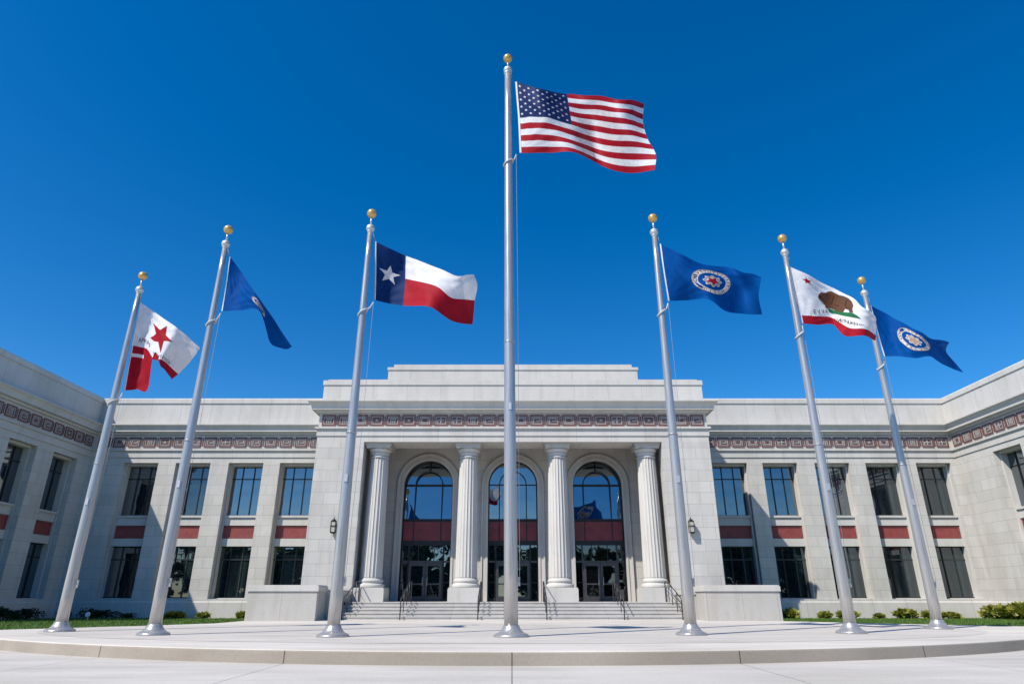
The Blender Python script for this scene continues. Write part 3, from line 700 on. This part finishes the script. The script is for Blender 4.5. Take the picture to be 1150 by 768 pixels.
FLAG_LATTICE = {
 'us': ([0, 0.2, 0.4, 0.6, 0.8, 1], [0, 0.27, 0.538, 0.77, 1], [[(0.116,17.89,17.867),(1.021,17.358,17.059),(2.009,18.726,18.104),(2.887,18.413,17.748),(3.659,17.402,16.669),(4.797,18.615,17.593)],[(0.165,17.89,17.092),(1.043,17.197,16.333),(2.041,18.344,17.063),(2.963,18.714,17.248),(3.598,17.45,16.031),(4.574,18.128,16.348)],[(0.212,17.89,16.301),(1.095,17.25,15.766),(2.053,17.907,15.996),(2.979,18.861,16.515),(3.685,17.688,15.396),(4.575,17.69,15.268)],[(0.236,17.89,15.55),(1.122,17.432,15.204),(2.016,17.564,15.093),(2.943,18.858,15.77),(3.768,18.023,14.909),(4.727,17.453,14.448)],[(0.257,17.89,14.816),(1.155,17.704,14.679),(2.026,17.296,14.379),(2.893,18.712,15.067),(3.852,18.387,14.362),(4.613,17.375,13.776)]]),
 'texas': ([0, 0.17, 0.333, 0.55, 0.8, 1], [0, 0.25, 0.5, 0.75, 1], [[(-4.335,17.89,11.411),(-3.869,17.997,11.215),(-3.426,18.366,11.174),(-2.51,17.966,10.593),(-1.627,17.584,10.035),(-1.209,18.22,10.428)],[(-4.302,17.89,10.882),(-3.859,18.108,10.796),(-3.403,18.339,10.729),(-2.442,17.796,10.13),(-1.675,17.63,9.71),(-1.096,18.335,10.094)],[(-4.267,17.89,10.364),(-3.861,18.198,10.385),(-3.376,18.281,10.293),(-2.38,17.641,9.746),(-1.75,17.714,9.332),(-1.175,18.425,9.625)],[(-4.236,17.89,9.855),(-3.853,18.258,9.931),(-3.358,18.186,9.772),(-2.425,17.515,9.297),(-1.749,17.825,9.014),(-1.198,18.479,9.235)],[(-4.205,17.89,9.365),(-3.851,18.282,9.434),(-3.348,18.061,9.256),(-2.452,17.435,8.923),(-1.748,17.951,8.658),(-1.228,18.49,8.822)]]),
 'seal': ([0, 0.2, 0.4, 0.6, 0.8, 1], [0, 0.5, 1], [[(4.896,18.74,11.819),(5.43,18.277,11.18),(6.36,18.873,11.115),(7.31,19.479,11.358),(7.664,19.001,10.902),(7.991,18.453,10.454)],[(4.937,18.74,10.749),(5.495,18.397,10.377),(6.226,18.328,10.248),(7.14,19.169,10.512),(7.783,19.382,10.388),(7.91,18.677,9.917)],[(4.988,18.74,9.73),(5.633,18.834,9.802),(6.106,18.189,9.528),(6.647,18.581,9.358),(7.489,19.36,9.553),(8.107,19.132,9.45)]]),
 'bear': ([0, 0.2, 0.4, 0.6, 0.8, 1], [0, 0.5, 0.8, 1], [[(9.474,19.68,11.49),(10.054,19.622,11.144),(10.967,20.108,10.949),(11.46,19.87,10.459),(11.663,19.529,9.887),(12.293,19.952,9.719)],[(9.513,19.68,10.368),(10.064,19.7,10.294),(10.879,20.065,10.233),(11.211,19.71,9.693),(11.529,19.492,9.308),(12.241,20.016,9.306)],[(9.597,19.68,9.653),(10.158,19.757,9.655),(10.812,20.025,9.718),(11.041,19.617,9.193),(11.508,19.486,9.075),(12.208,20.049,9.094)],[(9.601,19.68,9.357),(10.152,19.795,9.358),(10.796,20.0,9.446),(10.836,19.557,8.877),(11.432,19.489,8.834),(12.156,20.068,8.91)]]),
 'far': ([0, 0.2, 0.4, 0.6, 0.8, 1], [0, 0.5, 0.75, 1], [[(13.696,22.51,11.329),(14.434,22.867,11.176),(14.734,22.505,10.645),(15.067,22.219,10.178),(15.722,22.419,9.919),(16.755,23.013,10.03)],[(13.751,22.51,10.281),(14.278,22.57,10.088),(14.532,22.137,9.771),(15.077,22.13,9.592),(15.933,22.617,9.604),(16.731,23.232,9.657)],[(13.772,22.51,9.741),(14.257,22.421,9.599),(14.527,22.014,9.337),(15.197,22.164,9.325),(16.082,22.744,9.349),(16.982,23.293,9.28)],[(13.8,22.51,9.244),(14.215,22.281,9.159),(14.581,21.971,8.976),(15.361,22.243,9.128),(16.236,22.867,8.986),(17.197,23.306,8.89)]]),
 'fold': ([0, 0.25, 0.5, 0.75, 1], [0, 0.5, 1], [[(-9.277,18.74,11.347),(-8.834,18.882,10.79),(-8.056,18.268,9.812),(-7.633,18.639,9.246),(-7.076,19.333,8.416)],[(-9.246,18.74,10.361),(-8.779,18.74,10.042),(-7.968,18.243,9.462),(-7.678,18.793,8.976),(-7.189,19.358,8.349)],[(-9.218,18.74,9.374),(-8.557,18.598,9.335),(-7.808,18.268,9.155),(-7.625,18.948,8.402),(-7.321,19.333,8.325)]]),
 'star': ([0, 0.15, 0.3, 0.36, 0.6, 0.8, 1], [0, 0.35, 0.7, 1], [[(-13.104,20.72,10.597),(-12.909,20.945,10.486),(-12.579,20.97,10.272),(-12.378,20.88,10.129),(-11.607,20.498,9.609),(-11.263,20.784,9.345),(-10.999,21.22,9.1)],[(-13.093,20.72,9.838),(-12.928,20.963,9.772),(-12.584,20.922,9.569),(-12.393,20.815,9.441),(-11.672,20.493,9.014),(-11.421,20.853,8.859),(-11.218,21.234,8.639)],[(-13.063,20.72,8.985),(-12.928,20.969,9.019),(-12.545,20.866,8.847),(-12.323,20.747,8.591),(-11.825,20.503,8.388),(-11.766,20.923,8.331),(-11.587,21.233,8.13)],[(-12.98,20.72,7.359),(-12.721,20.964,7.482),(-12.245,20.812,7.607),(-12.234,20.688,8.376),(-11.783,20.523,8.125),(-11.788,20.981,8.06),(-11.758,21.22,7.931)]]),
}
BEAR = [(0.2777, 0.4434), (0.2884, 0.3699), (0.3076, 0.3171), (0.3177, 0.2819), (0.3283, 0.2901), (0.3465, 0.2702), (0.3602, 0.2585), (0.3803, 0.1917), (0.4186, 0.1299), (0.4557, 0.1302), (0.5012, 0.1259), (0.5482, 0.0842), (0.5948, 0.0839), (0.6345, 0.1159), (0.651, 0.2039), (0.6439, 0.3104), (0.6547, 0.3909), (0.6061, 0.4466), (0.5993, 0.3952), (0.5797, 0.3724), (0.559, 0.4122), (0.5492, 0.4719), (0.5392, 0.524), (0.4807, 0.5872), (0.4866, 0.5212), (0.4896, 0.4603), (0.4695, 0.4522), (0.4415, 0.4799), (0.4254, 0.5189), (0.4168, 0.5495), (0.3927, 0.601), (0.3487, 0.6238), (0.3318, 0.6141), (0.3402, 0.5779), (0.3704, 0.5279), (0.3958, 0.4543), (0.3904, 0.4132), (0.3742, 0.4074), (0.3561, 0.449), (0.3346, 0.4996), (0.3107, 0.5115), (0.29, 0.4863)]
GRASS_STRIP = [(0.3523, 0.6266), (0.3986, 0.6165), (0.4384, 0.6052), (0.5445, 0.5116), (0.6549, 0.4065), (0.7339, 0.382), (0.775, 0.3979), (0.6573, 0.5141), (0.5177, 0.6138), (0.4082, 0.697), (0.3747, 0.6811)]
BEAR_SHADE = [[(0.5734, 0.1549), (0.5837, 0.147), (0.5684, 0.3203), (0.5796, 0.3665), (0.5691, 0.3806), (0.5553, 0.3229)], [(0.4366, 0.2181), (0.446, 0.2113), (0.4294, 0.3904), (0.4098, 0.5025), (0.3996, 0.5072), (0.4199, 0.3871)], [(0.287, 0.3926), (0.3038, 0.3883), (0.3033, 0.4622), (0.2876, 0.4611)], [(0.4423, 0.4526), (0.4924, 0.4086), (0.4922, 0.4449), (0.448, 0.4689)]]
LETTER_SPOTS = [(0.1999, 0.7253), (0.2448, 0.7156), (0.2964, 0.7036), (0.3397, 0.6896), (0.4546, 0.8025), (0.4885, 0.7687), (0.5203, 0.7384), (0.5514, 0.7122), (0.5827, 0.6911), (0.6146, 0.6768), (0.6467, 0.668), (0.6792, 0.6628), (0.7124, 0.659), (0.7465, 0.6535), (0.7828, 0.6389)]
STAR_SPOT = (0.1857, 0.1572)


def interp(xs, ys, x):
    """C1 Hermite through points (vectors)"""
    n = len(xs); i = 0
    while i < n-2 and x > xs[i+1]: i += 1
    def tan(k):
        if k == 0: return (ys[1]-ys[0])/(xs[1]-xs[0])
        if k == n-1: return (ys[-1]-ys[-2])/(xs[-1]-xs[-2])
        a = (ys[k]-ys[k-1])/(xs[k]-xs[k-1]); b = (ys[k+1]-ys[k])/(xs[k+1]-xs[k])
        h0, h1 = xs[k]-xs[k-1], xs[k+1]-xs[k]
        return (a*h1+b*h0)/(h0+h1)
    h = xs[i+1]-xs[i]; t = (x-xs[i])/h
    return (ys[i]*(2*t**3-3*t**2+1)+tan(i)*h*(t**3-2*t**2+t)+ys[i+1]*(-2*t**3+3*t**2)+tan(i+1)*h*(t**3-t**2))
class Surf:
    def __init__(s, key):
        us, vs, rows = FLAG_LATTICE[key]
        s.us, s.vs = us, vs; s.rows = [[np.array(p, float) for p in r] for r in rows]
        s.org = np.array(FP[key][2:4]+(0,), float); s.rip = None
        s.cache = {}
    def at(s, u, v):
        u = min(1, max(0, u)); v = min(1, max(0, v))
        k = (round(u, 5), round(v, 5))
        if k not in s.cache:
            p = interp(s.vs, [interp(s.us, r, u) for r in s.rows], v)-s.org
            # small creases running out from the hoist corners
            e = u**.7
            a1 = math.atan2(v+.02, 1.4*u+.02); a2 = math.atan2(1.02-v, 1.4*u+.02); r1 = math.hypot(u*1.5, v); r2 = math.hypot(u*1.5, 1-v)
            rid = lambda x: 1-2*abs((x/math.pi) % 1-.5)*1.0
            c = .055*rid(11*a1+1)*min(1, r1*2)*math.exp(-1.5*r1)+.05*rid(10*a2)*min(1, r2*2)*math.exp(-1.6*r2)
            c += .045*math.sin(2*math.pi*(4.2*u+.5*v*math.sin(3*u)))*u**1.6+.030*rid(14*u+7*v+3*math.sin(4*v))*u
            p = p+np.array((0, 1, .1))*c
            s.cache[k] = p
        return s.cache[k]
    def nrm(s, u, v):
        e = .01
        a = s.at(u+e, v)-s.at(u-e, v); b = s.at(u, v+e)-s.at(u, v-e)
        n = np.cross(a, b); n /= (np.linalg.norm(n)+1e-9)
        return n if n[1] < 0 else -n

def cloth(S, us, vs, colour, mb):
    n = len(us)
    v = [S.at(u, w_) for w_ in vs for u in us]
    by = {}
    for j in range(len(vs)-1):
        for i in range(n-1):
            k = colour((us[i]+us[i+1])/2, (vs[j]+vs[j+1])/2)
            by.setdefault(k, []).append((j*n+i, (j+1)*n+i, (j+1)*n+i+1, j*n+i+1))
    o = len(mb.v); mb.v += [tuple(p) for p in v]
    for k, fs in by.items():
        q = mb.m(k)
        for f in fs: mb.f.append([x+o for x in f]); mb.mi.append(q); mb.sm.append(True)
def decal(S, mb, tris, key, off=.006, both=True):
    """tris: list of triangles in (u,v); drawn just proud of the cloth, front and back"""
    for sgn in ((1, -1) if both else (1,)):
        for t in tris:
            vs = [tuple(S.at(u, v)+S.nrm(u, v)*off*sgn) for u, v in t]
            mb.add(vs, [(0, 1, 2)], key, False)
def fan(c, pts): return [(c, pts[i], pts[(i+1) % len(pts)]) for i in range(len(pts))]
def refine(tris, n=1):
    for _ in range(n):
        out = []
        for a, b, c in tris:
            m = lambda p, q: ((p[0]+q[0])/2, (p[1]+q[1])/2)
            x, y, z = m(a, b), m(b, c), m(c, a); out += [(a, x, z), (x, b, y), (z, y, c), (x, y, z)]
        tris = out
    return tris
def star_tris(cu, cv, r, asp, rot=0, inner=.4):
    """asp = flag width / height in metres; r in units of flag height"""
    pts = []
    for i in range(10):
        a = math.pi/2+rot+math.pi*i/5; q = r if i % 2 == 0 else r*inner
        pts.append((cu+q*math.cos(a)/asp, cv-q*math.sin(a)))
    return fan((cu, cv), pts)
def ring_tris(cu, cv, r0, r1, asp, a0=0, a1=2*math.pi, n=48):
    t = []
    P = lambda r, a: (cu+r*math.cos(a)/asp, cv-r*math.sin(a))
    for i in range(n):
        p, q = a0+(a1-a0)*i/n, a0+(a1-a0)*(i+1)/n
        t += [(P(r0, p), P(r1, p), P(r1, q)), (P(r0, p), P(r1, q), P(r0, q))]
    return t
def poly_tris(pts):
    bm = bmesh.new(); vs = [bm.verts.new((x, y, 0)) for x, y in pts]; bm.faces.new(vs)
    bmesh.ops.triangulate(bm, faces=bm.faces[:])
    out = [tuple((v.co.x, v.co.y) for v in f.verts) for f in bm.faces]; bm.free(); return out
_glyph = {}
def glyph(ch):
    if ch not in _glyph:
        cu_ = bpy.data.curves.new('g', 'FONT'); cu_.body = ch; cu_.size = 1; cu_.resolution_u = 2
        ob = bpy.data.objects.new('g', cu_); col.objects.link(ob)
        dg = bpy.context.evaluated_depsgraph_get(); me = bpy.data.meshes.new_from_object(ob.evaluated_get(dg))
        me.calc_loop_triangles(); V = [(v.co.x, v.co.y) for v in me.vertices]
        tr = [tuple(V[i] for i in t.vertices) for t in me.loop_triangles]
        xs = [p[0] for p in V] or [0, .3]
        _glyph[ch] = (tr, min(xs), max(xs))
        bpy.data.objects.remove(ob); bpy.data.curves.remove(cu_); bpy.data.meshes.remove(me)
    return _glyph[ch]
def text_line(txt, u0, u1, vfun, h, asp, bold=1.0):
    """lettering spread from u0 to u1 along v = vfun(u), height h (fraction of flag height)"""
    t = []; n = len(txt)
    for i, ch in enumerate(txt):
        if ch == ' ': continue
        tr, x0, x1 = glyph(ch); cu = u0+(u1-u0)*(i+.5)/n; w_ = (u1-u0)/n*.82
        sc = w_/max(.25, (x1-x0))
        for tri in tr: t.append(tuple((cu+(x-(x0+x1)/2)*sc, vfun(cu)-y*h/.7) for x, y in tri))
    return t
def text_ring(txt, cu, cv, r, h, asp, a0, a1, inward=False):
    t = []; n = len(txt)
    for i, ch in enumerate(txt):
        if ch == ' ': continue
        tr, x0, x1 = glyph(ch); a = a0+(a1-a0)*(i+.5)/n; s = h/.7
        for tri in tr:
            q = []
            for x, y in tri:
                lx, ly = (x-(x0+x1)/2)*s, (y-.35)*s
                if inward: X, Y = (r-ly)*math.cos(a)-lx*math.sin(a)*-1*-1, 0
                er = (math.cos(a), math.sin(a)); et = (math.sin(a), -math.cos(a))
                if inward: er_, et_ = (-er[0], -er[1]), (-et[0], -et[1])
                else: er_, et_ = er, et
                px = r*er[0]+lx*et_[0]+ly*er_[0]; py = r*er[1]+lx*et_[1]+ly*er_[1]
                q.append((cu+px/asp, cv-py))
            t.append(tuple(q))
    return t

def lin(a, b, n): return [a+(b-a)*i/n for i in range(n+1)]
def make_flag(key, label, us, vs, colour, deco):
    S = Surf(key); x, y = FP[key][2:4]
    t = thing('flag', label, 'flag', (x, y, 0), 0, None)
    mb = MB(); cloth(S, us, vs, colour, mb); deco(S, mb); mb.build('cloth', t, fix=False)
    hb = MB(); n = 14; w_ = .05/2.6
    for off in (.010, -.010):
        v = []; f = []
        for i in range(n+1):
            for u in (0, .007, .014): q = S.at(u, i/n); v.append(tuple(q+S.nrm(u, i/n)*off))
        for i in range(n):
            for k in range(2): f.append((3*i+k, 3*i+3+k, 3*i+4+k, 3*i+1+k))
        hb.add(v, f, 'band', True)
    hb.build('header_tape', t, fix=False)
    top, bot = S.at(0, 0), S.at(0, 1)
    return S, top, bot

def deco_us(S, mb):
    for r in range(9):
        for c in range(6 if r % 2 == 0 else 5):
            u = .4*((2*c+1+(r % 2))/12); v = .538*((r+1)/10)
            decal(S, mb, star_tris(u, v, .022, 1.75), 'white')
us_us = sorted(set(lin(0, .4, 30)+lin(.4, 1, 46))); us_vs = [i/52 for i in range(53)]
def col_us(u, v):
    if u < .4 and v < 7/13: return 'canton'
    return 'flagred' if int(v*13) % 2 == 0 else 'white'
def col_tx(u, v):
    if u < 1/3: return 'texblue'
    return 'white' if v < .5 else 'flagred'
def deco_tx(S, mb): decal(S, mb, refine(star_tris(.165, .5, .185, 1.5, rot=-.08), 2), 'white')
def seal(S, mb, cu, cv, r, asp, n_out, txt1, txt2):
    decal(S, mb, ring_tris(cu, cv, r*.72, r, asp), 'seal', .006)
    decal(S, mb, ring_tris(cu, cv, r*.97, r*1.0, asp), 'tan', .010)
    decal(S, mb, text_ring(txt1, cu, cv, r*.855, r*.19, asp, R(195), R(-15)), 'darkbrown', .011)
    decal(S, mb, text_ring(txt2, cu, cv, r*.855, r*.19, asp, R(215), R(325), True), 'darkbrown', .011)
    decal(S, mb, refine(fan((cu, cv), [(cu+r*.46*(1+.12*math.cos(8*a))*math.cos(a)/asp, cv-r*.46*(1+.12*math.cos(8*a))*math.sin(a)) for a in [2*math.pi*i/48 for i in range(48)]]), 1), 'seal', .006)
    decal(S, mb, ring_tris(cu, cv, r*.34, r*.40, asp), 'tan', .010)
    decal(S, mb, refine(fan((cu, cv), [(cu+r*.25*(1+.25*math.cos(5*a+1))*math.cos(a)/asp, cv-r*.25*(1+.25*math.cos(5*a+1))*math.sin(a)) for a in [2*math.pi*i/40 for i in range(40)]]), 1), n_out, .010)
def deco_seal(S, mb): seal(S, mb, .44, .49, .315, 1.75, 'flagred', 'CNRVTTUTVECITY', 'NOITCH')
def deco_far(S, mb): seal(S, mb, .50, .46, .32, 1.6, 'tan', 'CONSTITVTIONCT', 'TACVTC')
def deco_fold(S, mb): seal(S, mb, .56, .46, .22, 1.9, 'tan', 'CONSTITVTIONCT', 'TACVTC')
def red_edge(u): return .70
def col_star(u, v):
    if v < .70: return 'white'
    if .02 < u < .22 and .7625 < v < .7875: return 'white'
    return 'flagred'
def deco_star(S, mb):
    decal(S, mb, refine(star_tris(.445, .33, .25, 1.25, rot=-.25), 3), 'flagred')
    decal(S, mb, text_line('AFRM TUITIOOA', .10, .80, lambda u: .665-.02*math.sin(u*6), .065, 1.25), 'ink')
def letter(ch, cu, cv, h, w_):
    tr, x0, x1 = glyph(ch); sc = w_/max(.25, x1-x0)
    return [tuple((cu+(x-(x0+x1)/2)*sc, cv-(y-.35)*h/.7+(x-(x0+x1)/2)*sc*-.35) for x, y in t) for t in tr]
def deco_bear(S, mb):
    decal(S, mb, refine(poly_tris(BEAR), 3), 'brown', .012)
    for q in BEAR_SHADE: decal(S, mb, refine(poly_tris(q), 2), 'midbrown', .017)
    decal(S, mb, refine(poly_tris(GRASS_STRIP), 3), 'green', .010)
    decal(S, mb, refine(star_tris(*STAR_SPOT, .075, 1.4, rot=.2), 1), 'flagred')
    for ch, (u, v) in zip('EVVANVETNUASION', LETTER_SPOTS): decal(S, mb, letter(ch, u, v, .072, .032), 'ink', .012)

flags = {}
flags['us'] = make_flag('us', 'stars and stripes flag flying from the tallest centre pole', us_us, us_vs, col_us, deco_us)
flags['texas'] = make_flag('texas', 'lone star flag with blue hoist, white and red halves', sorted(set(lin(0, 1/3, 20)+lin(1/3, 1, 40))), lin(0, 1, 36), col_tx, deco_tx)
flags['seal'] = make_flag('seal', 'blue flag with round white seal flying right of the centre pole', lin(0, 1, 56), lin(0, 1, 36), lambda u, v: 'blue', deco_seal)
flags['bear'] = make_flag('bear', 'white flag with brown bear, small red star and red bottom stripe', lin(0, 1, 56), lin(0, 1, 40), lambda u, v: 'white' if v < .8 else 'flagred', deco_bear)
flags['far'] = make_flag('far', 'blue flag with slanted oval seal and drooping tail on the rightmost pole', lin(0, 1, 56), lin(0, 1, 36), lambda u, v: 'blue', deco_far)
flags['fold'] = make_flag('fold', 'limp royal blue flag hanging in a fold, its seal nearly hidden', lin(0, 1, 48), lin(0, 1, 30), lambda u, v: 'blue', deco_fold)
flags['star'] = make_flag('star', 'white flag with large red star and drooping red lower stripe', lin(0, 1, 50), [i/40*.7 for i in range(41)]+[.7+.3*i/24 for i in range(1, 25)], col_star, deco_star)
for key, (nm, lab, x, y, h) in FP.items():
    S, top, bot = flags[key]
    r0, r1 = (.178, .112) if key == 'us' else (.160, .078)
    flagpole(nm, lab, x, y, h, r0, r1, bot[2]-.42, bot[0]-.01, R(-.4) if key == 'us' else 0, (top[0], top[2]))

# ------------------------------------------------------------------ planting
def leaf_cloud(mb, key, n, shape, size, up=.3, rnd=None):
    v = []; f = []
    for _ in range(n):
        c, out = shape(rnd)
        d = Vector((rnd.gauss(0, 1), rnd.gauss(0, 1), rnd.gauss(0, 1)+up)).normalized()
        d = (d+out*.6).normalized()
        s = d.cross(Vector((rnd.gauss(0, 1), rnd.gauss(0, 1), rnd.gauss(0, 1)))).normalized()
        L_ = size*rnd.uniform(.6, 1.4); W_ = L_*.32
        o = len(v); c = Vector(c)
        v += [c, c+d*L_*.5+s*W_, c+d*L_, c+d*L_*.5-s*W_]; f.append((o, o+1, o+2, o+3))
    mb.add(v, f, key)
def shrub_proto(name, key, w_, h, n, seed, spiky=False):
    rnd = random.Random(seed)
    t = thing(name, '', '', (0, 0, 0))
    mb = MB()
    blobs = [(rnd.uniform(-.6, .6)*w_, rnd.uniform(-.35, .35)*w_, rnd.uniform(.35, .75)*h, rnd.uniform(.25, .45)) for _ in range(9)]
    def shape(r):
        b = r.choice(blobs); d = Vector((r.gauss(0, 1), r.gauss(0, 1), r.gauss(0, 1))).normalized()
        q = b[3]*r.uniform(.5, 1)**.5
        return (b[0]+d.x*q*w_, b[1]+d.y*q*w_, max(.02, b[2]+d.z*q*h)), d
    leaf_cloud(mb, key, n, shape, .12 if not spiky else .26, 1.3 if spiky else .3, rnd)
    mb.build('foliage', t, fix=False)
    m = MB()
    for _ in range(6):
        a = rnd.uniform(0, 6.28); q = rnd.uniform(.1, .4)*w_
        m.tube([(0, 0, 0), (q*.5*math.cos(a), q*.5*math.sin(a), h*.35), (q*math.cos(a), q*math.sin(a), h*.7)], [.02, .014, .006], 'bark', 5)
    m.build('stem', t)
    return t
sunny = [shrub_proto('shrub', 'leafsun', .55, .55, 560, s, True) for s in (1, 2, 3)]
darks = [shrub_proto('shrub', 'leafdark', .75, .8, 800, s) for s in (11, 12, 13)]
first = set()
def put_shrub(pr, x, y, sc, rz, label, group=None):
    i = id(pr)
    if i in first:
        t = pr.copy(); col.objects.link(t)
        for ch in pr.children: copy_part(ch, t)
    else: t = pr; first.add(i)
    t.location = (x, y, lawn_z(y)); t.scale = (sc*1.25, sc, sc*random.uniform(.6, .9)); t.rotation_euler = (0, 0, rz)
    t['label'] = label; t['category'] = 'shrub'
    if group: t['group'] = group
    elif 'group' in t: del t['group']
random.seed(5)
for k, (x, s_) in enumerate([(13.4, .75), (15.6, .85), (17.4, .6), (18.9, .95), (20.5, .55), (22.0, 1.05), (23.4, .7), (24.4, .8)]):
    lab = ['dim low shrub in the shadow nearest the right wall block', 'pale yellow-green shrub second from the right wall block', 'small low shrub behind the second pole from the right', 'yellow-green shrub right of the second pole from the right',
           'tiny shrub between the two rightmost flagpoles', 'wide yellow-green shrub just left of the rightmost flagpole', 'small shrub behind the rightmost flagpole', 'low shrub just right of the rightmost flagpole'][k]
    put_shrub(sunny[k % 3], x, 39.2+random.uniform(-.15, .15), s_, random.uniform(0, 6), lab)
for k in range(15):
    y = 38.6-.78*k
    put_shrub(sunny[(k+1) % 3], 26.4+random.uniform(-.15, .15), y, random.uniform(1.0, 1.3), random.uniform(0, 6), 'yellow-green shrub in the row along the base of the right wing', 'shrubs along the right wing')
LS = [(-18.75, 39.0, .8, 1, 'tall spiky yellow-green shrub at the edge of the left shadow'), (-17.3, 39.2, .55, 0, 'small sunlit shrub right of the spiky one on the left'), (-15.1, 39.2, .6, 2, 'low sunlit shrub below the third window of the left range'), (-13.2, 39.2, .45, 1, 'tiny sunlit shrub nearest the left wall block')]
for x, y, s_, q, lab in LS: put_shrub(sunny[q], x, y, s_, random.uniform(0, 6), lab)
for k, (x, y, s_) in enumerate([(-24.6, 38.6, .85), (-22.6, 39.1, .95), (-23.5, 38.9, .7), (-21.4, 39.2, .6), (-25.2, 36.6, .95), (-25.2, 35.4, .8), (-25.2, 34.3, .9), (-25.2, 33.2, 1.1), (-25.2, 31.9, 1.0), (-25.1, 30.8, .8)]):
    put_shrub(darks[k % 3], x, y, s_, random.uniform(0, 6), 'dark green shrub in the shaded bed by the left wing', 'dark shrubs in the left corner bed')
# trees across the forecourt, mirrored in the windows
def tree_proto(seed, h):
    rnd = random.Random(seed); t = thing('tree', '', '', (0, 0, 0))
    m = MB(); m.tube([(0, 0, -.3), (.05, .02, h*.2), (-.05, .05, h*.45), (.1, 0, h*.75)], [.28, .22, .16, .06], 'bark', 8)
    for k in range(7):
        a = k*2.4+rnd.random(); z = h*(.3+.07*k); q = h*.22
        m.tube([(0, 0, z), (q*.5*math.cos(a), q*.5*math.sin(a), z+h*.08), (q*math.cos(a), q*math.sin(a), z+h*.14)], [.10, .06, .02], 'bark', 5)
    m.build('trunk', t)
    blobs = [(rnd.gauss(0, .17)*h, rnd.gauss(0, .17)*h, rnd.uniform(.16, .92)*h, rnd.uniform(.10, .17)*h) for _ in range(34)]
    def shape(r):
        b = r.choice(blobs); d = Vector((r.gauss(0, 1), r.gauss(0, 1), r.gauss(0, 1))).normalized(); q = b[3]*r.uniform(.4, 1)**.5
        return (b[0]+d.x*q, b[1]+d.y*q, b[2]+d.z*q*.8), d
    mb = MB(); leaf_cloud(mb, 'leaftree', 5200, shape, .62, .2, rnd); mb.build('crown', t, fix=False)
    return t
tp = [tree_proto(21, 9.5), tree_proto(22, 8.0)]
random.seed(9)
for k in range(22):
    x = -66+6.3*k+random.uniform(-1.2, 1.2)
    pr = tp[k % 2]
    if k < 2: t = pr
    else:
        t = pr.copy(); col.objects.link(t)
        for ch in pr.children: copy_part(ch, t)
    s_ = random.uniform(1.0, 1.45)
    t.location = (x, -36+random.uniform(-3, 3), -.26); t.scale = (s_, s_, s_); t.rotation_euler = (0, 0, random.uniform(0, 6))
    t['label'] = 'leafy green tree in the row across the forecourt facing the building'; t['category'] = 'tree'; t['group'] = 'trees across the forecourt'
